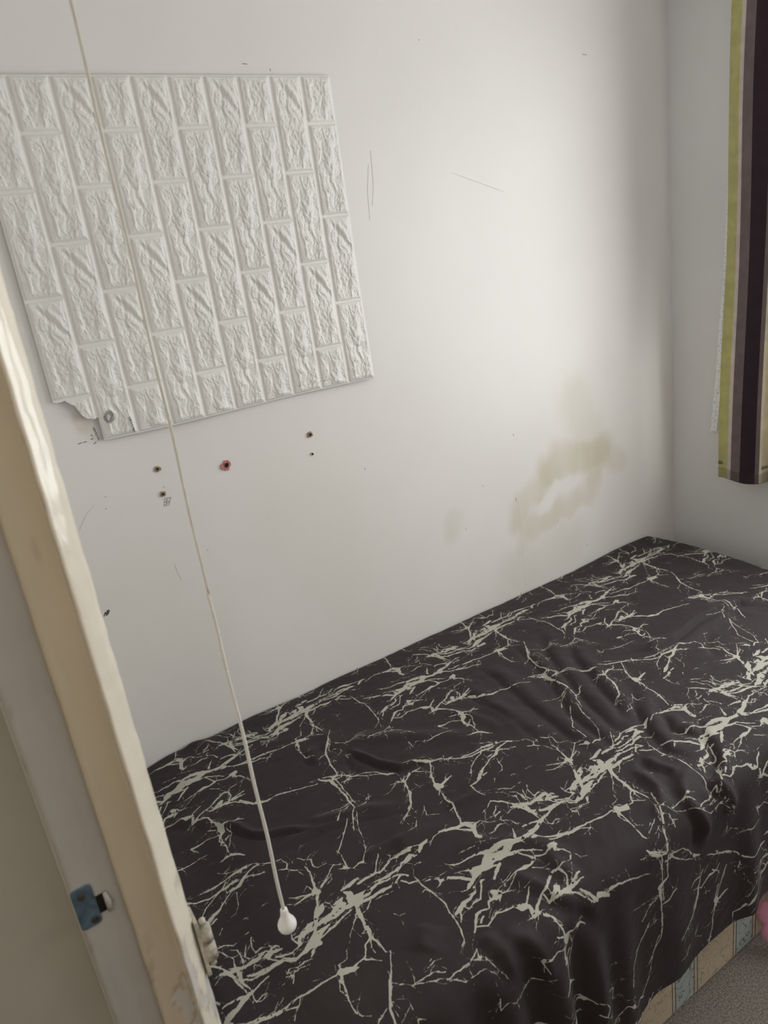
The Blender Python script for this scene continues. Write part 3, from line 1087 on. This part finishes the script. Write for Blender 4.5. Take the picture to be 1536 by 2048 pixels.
# ---- folds of the cloth, traced where they lie
FOLDS = [  # kind (c crease with overhang, r ridge, g groove), height mm, width mm, points in crop
 ('c', 7, 9, C4, [(60, 60), (150, 85), (270, 110), (400, 160), (520, 162), (700, 130), (880, 125)]),
 ('c', 5, 14, C4, [(560, 300), (700, 225), (900, 125), (1050, 75), (1300, 10), (1536, -30)]),
 ('c', 5, 10, C4, [(1180, 370), (1300, 290), (1400, 235), (1536, 150)]),
 ('c', 8, 10, C2, [(180, 950), (300, 1010), (420, 1065), (590, 1100), (750, 1050), (870, 990)]),
 ('c', 5, 10, C2, [(930, 1400), (1020, 1355), (1120, 1300), (1220, 1240)]),
 ('c', 5, 14, C2, [(-100, 1540), (0, 1500), (200, 1450), (400, 1410), (640, 1360)]),
 ('g', 4, 10, C2, [(170, 1020), (230, 1090), (300, 1130)]),
 ('r', 5, 22, C2, [(150, 910), (350, 860), (640, 850), (900, 850), (1300, 830)]),
 ('r', 4, 16, C2, [(900, 650), (1100, 700), (1400, 830)]),
 ('r', 6, 24, C2, [(1200, 600), (1350, 700), (1500, 830)]),
 ('c', 6, 22, ((1000, 1060), 2.866), [(230, 560), (270, 700), (340, 830), (480, 980), (600, 1110), (760, 1240)]),
 ('c', 6, 22, ((1000, 1060), 2.866), [(410, 640), (440, 760), (560, 900), (660, 1020), (740, 1150)]),
 ('c', 6, 22, ((1000, 1060), 2.866), [(60, 640), (180, 770), (300, 900), (420, 1080), (560, 1200), (700, 1310)]),
 ('c', 5, 22, ((1000, 1060), 2.866), [(-120, 800), (0, 880), (200, 1050), (400, 1200), (600, 1330)]),
 ('c', 4, 22, ((1000, 1060), 2.866), [(-300, 900), (-100, 1010), (100, 1130), (300, 1270)]),
 ('g', 5, 14, ((1000, 1060), 2.866), [(745, 320), (740, 380), (765, 450)]),
 ('c', 9, 20, ((1000, 1060), 2.866), [(760, 730), (880, 715), (1000, 660), (1120, 570), (1250, 490), (1380, 445), (1560, 470)]),
 ('r', 6, 22, ((1000, 1060), 2.866), [(880, 780), (1050, 680), (1200, 560), (1330, 490), (1560, 520)]),
 ('g', 4, 16, ((1000, 1060), 2.866), [(1190, 620), (1210, 700), (1250, 760)]),
 ('c', 6, 22, ((1000, 1060), 2.866), [(760, 900), (790, 1050), (860, 1180), (960, 1280), (1120, 1310)]),
 ('c', 6, 18, ((1000, 1060), 2.866), [(940, 1060), (1000, 1170), (1140, 1190), (1190, 1260)]),
 ('g', 12, 14, ((1000, 1060), 2.866), [(1120, 1080), (1190, 1220), (1230, 1350), (1245, 1480)]),
 ('r', 10, 16, C6, [(1215, 230), (1225, 400), (1225, 560), (1215, 700)]),
 ('g', 12, 11, C6, [(1140, 190), (1175, 330), (1172, 500), (1168, 640)]),
 ('r', 8, 14, C6, [(590, 340), (680, 440), (760, 510), (785, 600), (770, 760)]),
 ('r', 9, 15, C6, [(1000, 340), (955, 430), (955, 520), (1010, 650), (1045, 780), (1040, 900)]),
 ('r', 6, 14, C6, [(640, 290), (800, 350), (950, 400)]),
 ('g', 12, 14, C6, [(970, 660), (1005, 760), (1000, 860), (985, 960)]),
 ('g', 6, 14, C6, [(600, 300), (720, 350), (900, 400)]),
 ('r', 5, 18, C5, [(500, 560), (760, 500), (1000, 470), (1250, 520), (1480, 640)]),
 ('r', 7, 16, C5, [(900, 680), (1150, 780), (1350, 900), (1480, 1020)]),
 ('g', 8, 16, C5, [(1180, 860), (1300, 900), (1430, 1000), (1536, 1130)]),
 ('r', 6, 14, C5, [(1180, 560), (1350, 670), (1500, 800)]),
 ('r', 9, 16, C5, [(780, 1120), (860, 1220), (900, 1330), (905, 1500)]),
 ('g', 11, 16, C5, [(760, 1180), (850, 1270), (880, 1400), (890, 1536)]),
 ('r', 9, 18, C5, [(920, 1180), (1060, 1230), (1130, 1320), (1150, 1500)]),
 ('g', 11, 14, C5, [(960, 1250), (1060, 1290), (1090, 1400), (1090, 1536)]),
 ('r', 5, 20, C5, [(380, 1060), (330, 1200), (320, 1300)]),
 ('r', 5, 25, C5, [(100, 560), (260, 480), (600, 330)]),
 ('r', 5, 25, ((280, 1400), 3.657), [(330, 320), (430, 330), (520, 350)]),
 ('r', 4, 18, ((280, 1400), 3.657), [(1380, 250), (1390, 330), (1360, 420)]),
 ('c', 4, 20, ((280, 1400), 3.657), [(200, 900), (350, 920), (520, 960)]),
 ('c', 4, 16, ((280, 1400), 3.657), [(1200, 380), (1240, 480), (1300, 520)]),
 ('g', 6, 22, ((1100, 1440), 3.523), [(0, 1270), (180, 1350), (260, 1450), (300, 1560)]),
]


def fold_height(xs, vs):
    X, V = np.meshgrid(xs, vs)
    Y = -V
    X2 = X + .006 * fbm(X * 12, Y * 12, 2, 301)
    Y2 = Y + .006 * fbm(X * 12, Y * 12, 2, 311)
    H = .0022 * fbm(X * 5, Y * 7, 3, 320) + .0009 * ridged(X * 16 + Y * 6, Y * 22 - X * 8, 2, 330)
    for kind, h, w, (o, s), pts in FOLDS:
        P = [px_uv(o[0] + a / s, o[1] + b / s) for a, b in pts]
        n = len(P) - 1
        best = np.full(X.shape, 1e9)
        sd = np.zeros(X.shape)
        ta = np.zeros(X.shape)
        for i, (a, b) in enumerate(zip(P[:-1], P[1:])):
            d = b - a
            L2 = d @ d
            t = np.clip(((X2 - a[0]) * d[0] + (Y2 - a[1]) * d[1]) / L2, 0, 1)
            dx, dy = X2 - a[0] - t * d[0], Y2 - a[1] - t * d[1]
            dist = np.hypot(dx, dy)
            side = np.sign(d[0] * dy - d[1] * dx) * dist
            m = dist < best
            best = np.where(m, dist, best)
            sd = np.where(m, side, sd)
            ta = np.where(m, (i + t) / n, ta)
        env = sstep(0, .25, ta) * sstep(1, .75, ta) * .85 + .15 * np.exp(-((ta - .5) / .6) ** 2)
        q = best / (w * .001)
        qs = sd / (w * .001)
        hh = h * .00145 * env
        if kind == 'r':
            H = H + hh * np.exp(-q * q)
        elif kind == 'g':
            H = H - .65 * hh * np.exp(-q * q)
        else:
            H = H + hh * (.95 * np.exp(-((qs - .9) / 1.0) ** 2) - .55 * np.exp(-((qs + .30) / .50) ** 2))
    return H


def upsample(A, xa, va, xs, vs):
    fx = np.clip((xs - xa[0]) / (xa[1] - xa[0]), 0, len(xa) - 1.001)
    fv = np.clip((vs - va[0]) / (va[1] - va[0]), 0, len(va) - 1.001)
    ix, iv = fx.astype(int), fv.astype(int)
    tx, tv = (fx - ix)[None, :], (fv - iv)[:, None]
    tx, tv = tx * tx * (3 - 2 * tx) * .3 + tx * .7, tv
    a = A[np.ix_(iv, ix)]
    b = A[np.ix_(iv, ix + 1)]
    c = A[np.ix_(iv + 1, ix)]
    d = A[np.ix_(iv + 1, ix + 1)]
    return (a * (1 - tx) + b * tx) * (1 - tv) + (c * (1 - tx) + d * tx) * tv


def make_sheet():
    st = .00145
    WS, RS = .912, .052           # where the cloth turns over the front edge, and the radius there
    xs = np.arange(-2.19, .03, st)
    vs = np.arange(.003, WS + .44, st)
    xa = np.arange(-2.2, .06, .004)
    va = np.arange(0, WS + .46, .004)
    F = vein_field(xs, vs)
    H = upsample(fold_height(xa, va), xa, va, xs, vs)
    X, V = np.meshgrid(xs, vs)
    # over the front edge
    s = V - (WS - RS * .5)
    q = RS * math.pi / 2
    th = np.clip(s / RS, 0, math.pi / 2)
    y = np.where(s < 0, V, WS - RS * .5 + RS * np.sin(th))
    dz = np.where(s < 0, 0, RS * (1 - np.cos(th)) + np.maximum(s - q, 0))
    drop = np.maximum(s - q, 0)
    ny, nz_ = np.sin(th), np.cos(th)
    # hanging folds: deep near the foot, almost flat towards the head
    foot = sstep(-1.32, -1.62, X)
    wav = foot * (.5 + .5 * np.cos((X + 1.60) / .098 * 2 * np.pi + .8 * np.sin(X * 9))) + .35 * np.exp(-((X + 1.03) / .035) ** 2) + .22 * np.exp(-((X + .72) / .05) ** 2) \
        + .22 * np.exp(-((X + 1.27) / .05) ** 2)
    hang = wav * .050 * sstep(-.02, .30, s) + .008 * np.clip(drop / .35, 0, 1)
    # over the head edge, which stands a hand's width off the window wall
    XE = -.175 + .02 * np.sin(V * 7 + .5)
    sx = X - XE
    RX = .040
    tx = np.clip(sx / RX, 0, math.pi / 2)
    qx = RX * math.pi / 2
    x = np.where(sx < 0, X, XE + RX * np.sin(tx))
    dzx = np.where(sx < 0, 0, RX * (1 - np.cos(tx)) + np.maximum(sx - qx, 0))
    # rounded foot end
    f = np.clip((-2.065 - X) / .04, 0, math.pi / 2)
    x = np.where(X < -2.065, -2.065 - .04 * np.sin(f), x)
    dzf = np.where(X < -2.065, .04 * (1 - np.cos(f)) + np.maximum(-2.065 - X - .04 * math.pi / 2, 0), 0)
    crown = .010 * np.sin(np.clip(V / WS, 0, 1) * math.pi) * sstep(-2.1, -1.9, X) + .004
    wall = .004 * np.exp(-V / .008) + .0025 * np.sin(X * 23) * np.exp(-V / .03) * sstep(-1.3, -1.7, X) - .010 * np.exp(-((X + .27) / .16) ** 2) * np.exp(-V / .10) + .012 * sstep(-1.93, -2.03, X)
    z = .549 + crown - wall - dz - dzx * 1.0 - dzf + H * nz_
    Y = -(y + (H * 1.0 + hang) * ny)
    x = x + H * np.sin(tx) * (sx > 0)
    z = np.maximum(z, .012)
    # hem: a gently waving lower edge
    hemz = .186 + .010 * np.sin(X * 4.1) - .035 * sstep(-1.33, -1.42, X)
    z = np.maximum(z, np.where(s > q, hemz, 0))
    keepv = ~((z <= hemz + 1e-6) & (s > q))
    keep = keepv[:-1, :-1] | keepv[1:, :-1]
    P = np.stack([x, Y, z], -1)
    return grid_mesh('bed_sheet', P, M_sheet, {'vein': F}, keep=keep, flip=True)


sheet = new_obj('bed_sheet', make_sheet(), label='rumpled dark charcoal bedsheet with cream marble-vein print spread over the divan', cat='bedsheet')


# ------------------------------------------------------------------ window behind the curtain
win = box('window_1', (.045, WY1 - .0, WZ0), (.075, WY1 + .055, WZ1), M_upvc, kind='structure', bev=.004)
for nm, lo, hi in (('window_frame', (.045, WY0 - .055, WZ0), (.075, WY0, WZ1)), ('window_frame', (.045, WY1 + .055, WZ0), (.075, WY0 - .055, WZ0 + .055)),
                   ('window_frame', (.045, WY1 + .055, WZ1 - .055), (.075, WY0 - .055, WZ1)), ('window_frame', (.045, (WY0 + WY1) / 2 - .03, WZ0 + .055), (.075, (WY0 + WY1) / 2 + .03, WZ1 - .055))):
    box(nm, lo, hi, M_upvc, win, .004)
mg = bpy.data.materials.new('window_glass')
mg.use_nodes = True
gt = mg.node_tree
gt.nodes.remove(gt.nodes['Principled BSDF'])
tr, gl, mx = gt.nodes.new('ShaderNodeBsdfTransparent'), gt.nodes.new('ShaderNodeBsdfGlossy'), gt.nodes.new('ShaderNodeMixShader')
gl.inputs['Roughness'].default_value = .02
mx.inputs[0].default_value = .06
gt.links.new(tr.outputs[0], mx.inputs[1])
gt.links.new(gl.outputs[0], mx.inputs[2])
gt.links.new(mx.outputs[0], gt.nodes['Material Output'].inputs[0])
box('window_pane', (.058, WY1 + .055, WZ0 + .055), (.062, (WY0 + WY1) / 2 - .03, WZ1 - .055), mg, win)
box('window_pane', (.058, (WY0 + WY1) / 2 + .03, WZ0 + .055), (.062, WY0 - .055, WZ1 - .055), mg, win)
box('window_sill', (-.045, WY1 - .03, WZ0 - .034), (.045, WY0 + .02, WZ0 - .001), M_sill, win, .006)

# ------------------------------------------------------------------ striped curtain
mc = nmat('striped_curtain_cloth', (.5, .5, .3), .85, .15, .08, 30, .25, 700, sheen=.1)
at = mc.node_tree.nodes.new('ShaderNodeAttribute')
at.attribute_name = 'stripe'
rp = mc.node_tree.nodes.new('ShaderNodeValToRGB')
rp.color_ramp.interpolation = 'CONSTANT'
LIME, PALE, MAUVE, PLUM, CREAM = (.60, .565, .25), (.74, .64, .59), (.225, .175, .175), (.052, .030, .042), (.88, .80, .64)
stripes = [(0, LIME), (.0355, PALE), (.0483, MAUVE), (.0794, PLUM), (.128, MAUVE), (.141, CREAM), (.205, LIME)]
TOT = .215
els = rp.color_ramp.elements
for i, (p, c) in enumerate(stripes):
    e = els[i] if i < 2 else els.new(p / TOT)
    e.position = p / TOT
    e.color = (*c, 1)
mc.node_tree.links.new(at.outputs['Fac'], rp.inputs[0])
bs = mc.node_tree.nodes['Principled BSDF']
src = bs.inputs['Base Color'].links[0].from_socket
mc.node_tree.links.remove(bs.inputs['Base Color'].links[0])
mm = mc.node_tree.nodes.new('ShaderNodeMix')
mm.data_type = 'RGBA'
mm.blend_type = 'MULTIPLY'
mm.inputs['Factor'].default_value = 1
gv = mc.node_tree.nodes[mc['ramp']]
gv.color_ramp.elements[0].color = (.86, .86, .86, 1)
gv.color_ramp.elements[1].color = (1, 1, 1, 1)
mc.node_tree.links.new(rp.outputs[0], mm.inputs['A'])
mc.node_tree.links.new(src, mm.inputs['B'])
mc.node_tree.links.new(mm.outputs['Result'], bs.inputs['Base Color'])
attr_mix(mc, 'hem', (.06, .05, .045), mul=.32)
# thin cloth lets a little daylight through
ts = mc.node_tree.nodes.new('ShaderNodeBsdfTranslucent')
mc.node_tree.links.new(mm.outputs['Result'], ts.inputs['Color'])
ms = mc.node_tree.nodes.new('ShaderNodeMixShader')
ms.inputs[0].default_value = .22
mc.node_tree.links.new(bs.outputs[0], ms.inputs[1])
mc.node_tree.links.new(ts.outputs[0], ms.inputs[2])
mc.node_tree.links.new(ms.outputs[0], mc.node_tree.nodes['Material Output'].inputs[0])

CT, CB = 2.32, .800


def curtain_path(zf):
    """plan path of the cloth (x out from the wall, y along it) as a function of arc; zf 0 at the hem, 1 at the top"""
    y0 = -.2330 - .031 * zf
    # broad front fold, return towards the window, then the next fold
    pts = [(-.080, y0), (-.087, y0 - .05), (-.089, y0 - .10), (-.083, y0 - .140), (-.066, y0 - .150), (-.052, y0 - .156), (-.056, y0 - .166), (-.074, y0 - .171), (-.080, y0 - .176)]
    return np.array(pts)


def smooth_path(p, n):
    """Catmull-Rom through the points, resampled by arc"""
    q = np.vstack([2 * p[0] - p[1], p, 2 * p[-1] - p[-2]])
    out = []
    for i in range(1, len(q) - 2):
        for t in np.linspace(0, 1, 12, endpoint=False):
            a, b, c, d = q[i - 1], q[i], q[i + 1], q[i + 2]
            out.append(.5 * ((2 * b) + (-a + c) * t + (2 * a - 5 * b + 4 * c - d) * t * t + (-a + 3 * b - 3 * c + d) * t ** 3))
    out.append(q[-2])
    out = np.array(out)
    s = np.r_[0, np.cumsum(np.hypot(*np.diff(out, axis=0).T))]
    return np.stack([np.interp(np.linspace(0, TOT, n), s, out[:, 0]), np.interp(np.linspace(0, TOT, n), s, out[:, 1])], 1)


zs = np.r_[np.arange(CB, CB + .05, .004), np.arange(CB + .05, CT + .001, .014)]
NA = 230
P = np.zeros((len(zs), NA, 3))
S = np.zeros((len(zs), NA))
HM = np.zeros((len(zs), NA))
for j, z in enumerate(zs):
    zf = (z - CB) / (2.155 - CB)
    pp = smooth_path(curtain_path(zf), NA)
    arc = np.linspace(0, TOT, NA)
    wob = .003 * np.sin(z * 5 + arc * 20) + .004 * fbm(arc * 14, np.full(NA, z * 1.3), 2, 401)
    P[j, :, 0] = pp[:, 0] + wob - (.0012 if CB + .028 < z < CB + .034 else 0)
    P[j, :, 1] = pp[:, 1] + .002 * np.sin(z * 7)
    P[j, :, 2] = z + (.004 * np.sin(arc * 42 + .6) if z < CB + .05 else 0)
    S[j] = arc / TOT
    HM[j] = 1.0 if z < CB + .033 else 0.0
curtain = new_obj('curtain', grid_mesh('curtain', P, mc, {'stripe': S, 'hem': HM}), label='long curtain of lime, mauve and plum vertical stripes hanging beside the bed corner', cat='curtain')
md = curtain.modifiers.new('cloth_thickness', 'SOLIDIFY')
md.thickness = .0016
pole = tube('curtain_pole', [(-.085, -.16, 2.345), (-.085, -2.10, 2.345)], .014, M_pole, None, 16, label='metal curtain pole above the striped curtain', cat='curtain pole')
for yy in (-.22, -2.04):
    box('pole_bracket', (-.085, yy - .008, 2.337), (.0, yy + .008, 2.353), M_pole, pole, .002)

# ------------------------------------------------------------------ lace net behind the curtain
ml = nmat('white_lace', (.93, .93, .95), .8, .2, .02, 50)
lt = ml.node_tree
vo = lt.nodes.new('ShaderNodeTexVoronoi')
vo.feature = 'DISTANCE_TO_EDGE'
vo.inputs['Scale'].default_value = 95
tcl = lt.nodes.new('ShaderNodeTexCoord')
lt.links.new(tcl.outputs['Object'], vo.inputs['Vector'])
al = mth(lt, 'MAXIMUM', mth(lt, 'LESS_THAN', vo.outputs['Distance'], .20), .80)
lt.links.new(al, lt.nodes['Principled BSDF'].inputs['Alpha'])
zs2 = np.arange(.925, 2.10, .006)
a2 = np.linspace(0, 1, 60)
P = np.zeros((len(zs2), 60, 3))
for j, z in enumerate(zs2):
    t = (z - .925) / (1.16 - .925)
    ys = np.interp(z, [.925, 1.02, 1.114, 1.29, 1.43, 2.1], [-.160, -.169, -.179, -.191, -.204, -.235])
    P[j, :, 1] = ys + (-.46 - ys) * a2
    P[j, :, 0] = -.020 + .005 * np.sin(a2 * 40) * (a2 > .05)
    P[j, :, 2] = z
P[..., 2] = np.where(P[..., 2] < 1.4, P[..., 2] + (1.4 - P[..., 2]) / .475 * .34 * sstep(.06, .20, a2)[None], P[..., 2])
P[..., 2] += np.where(P[..., 2] < .96, (.010 * np.abs(np.sin(a2 * 44)))[None] * (1 - (P[..., 2] - .925) / .035), 0)
net = new_obj('net_curtain', grid_mesh('net_curtain', P, ml), label='white lace net edge peeping out from behind the striped curtain', cat='net curtain')
net.modifiers.new('cloth_thickness', 'SOLIDIFY').thickness = .0008

# ------------------------------------------------------------------ light pull cord
K = CAM + ray(567, 1818) * 1.05
kx, ky, kz = K
cord = empty('pull_cord', (kx, ky, kz), 'long white light pull cord with a bell-shaped knob hanging in front of the bed', 'pull cord')


def at_cord(o):
    o.matrix_parent_inverse = Matrix.Translation((-kx, -ky, -kz))
    return o


zj = hit(415, 1195, 1, ky)[2]
up = [(kx + .0035 * math.sin((z - zj) / (CEIL - zj) * math.pi) + .0006 * math.sin(z * 31), ky, z) for z in np.linspace(zj, CEIL - .02, 60)]
at_cord(tube('upper_cord', up, .00165, M_cordA, cord, 8, label='thin beige upper cord'))
lo_ = [(kx + .0006 * math.sin(z * 37) + .0014 * math.sin((z - kz) * 7), ky, z) for z in np.linspace(kz - .002, zj + .004, 60)]
at_cord(tube('lower_cord', lo_, [.0026 - .0004 * i / 59 for i in range(60)], M_cordB, cord, 8, label='thicker white lower cord'))
# bell knob, lathe
prof = [(.0014, .0010), (.0044, .0008), (.0052, -.0006), (.0056, -.004), (.0060, -.008), (.0072, -.013), (.0095, -.018), (.0122, -.0225), (.0138, -.027), (.0139, -.031), (.0126, -.035),
        (.0098, -.0382), (.0060, -.0400), (.0020, -.0405)]
V, F = [], []
NS = 32
for r, z in prof:
    for k in range(NS):
        a = 2 * math.pi * k / NS
        V.append((kx + r * math.cos(a), ky + r * math.sin(a), kz + z))
for i in range(len(prof) - 1):
    for k in range(NS):
        k2 = (k + 1) % NS
        F.append((i * NS + k, (i + 1) * NS + k, (i + 1) * NS + k2, i * NS + k2))
F.append(tuple(range(NS)))
F.append(tuple(range((len(prof) - 1) * NS + NS - 1, (len(prof) - 1) * NS - 1, -1)))
at_cord(new_obj('bell_knob', mesh_from('bell_knob', V, F, M_knob, True), cord))
bm = bmesh.new()
bmesh.ops.create_cone(bm, cap_ends=True, segments=32, radius1=.045, radius2=.038, depth=.028, matrix=Matrix.Translation((kx, ky, CEIL - .014)))
at_cord(bm_obj('ceiling_switch', bm, M_knob, cord))

# ------------------------------------------------------------------ pink flower cushion by the bed foot, at the picture's edge
fc = CAM + ray(1598, 1852) * 1.0
d_ = ray(1598, 1852)
fc = CAM + d_ * ((-.984 - CAM[1]) / d_[1])
nrm = Vector((CAM[0] - fc[0], CAM[1] - fc[1], (CAM[2] - fc[2]) * .35)).normalized()
rgt = Vector((0, 0, 1)).cross(nrm).normalized()
upv = nrm.cross(rgt)
RF = .088
NP, NR, NT = 8, 16, 160
V, F = [], []
for sgn in (1, -1):
    base = len(V)
    for i in range(NR + 1):
        t = i / NR
        for k in range(NT):
            a = 2 * math.pi * k / NT
            rad = RF * (.80 + .20 * abs(math.cos(NP * a / 2 + .4)) ** .55)
            th = .015 * math.sqrt(max(0, 1 - t ** 2.4)) * (1 - .35 * math.exp(-(t / .22) ** 2)) * (1 - .30 * (1 - abs(math.cos(NP * a / 2 + .4)) ** .6) * t)
            p = Vector(fc) + rgt * (rad * t * math.cos(a)) + upv * (rad * t * math.sin(a)) + nrm * (sgn * th)
            V.append(tuple(p))
    for i in range(NR):
        for k in range(NT):
            k2 = (k + 1) % NT
            q = (base + i * NT + k, base + (i + 1) * NT + k, base + (i + 1) * NT + k2, base + i * NT + k2)
            F.append(q if sgn > 0 else q[::-1])
new_obj('flower_cushion', mesh_from('flower_cushion', V, F, M_pink, True), label='pink flower-shaped cushion on the carpet beside the divan, cut by the picture edge', cat='cushion')
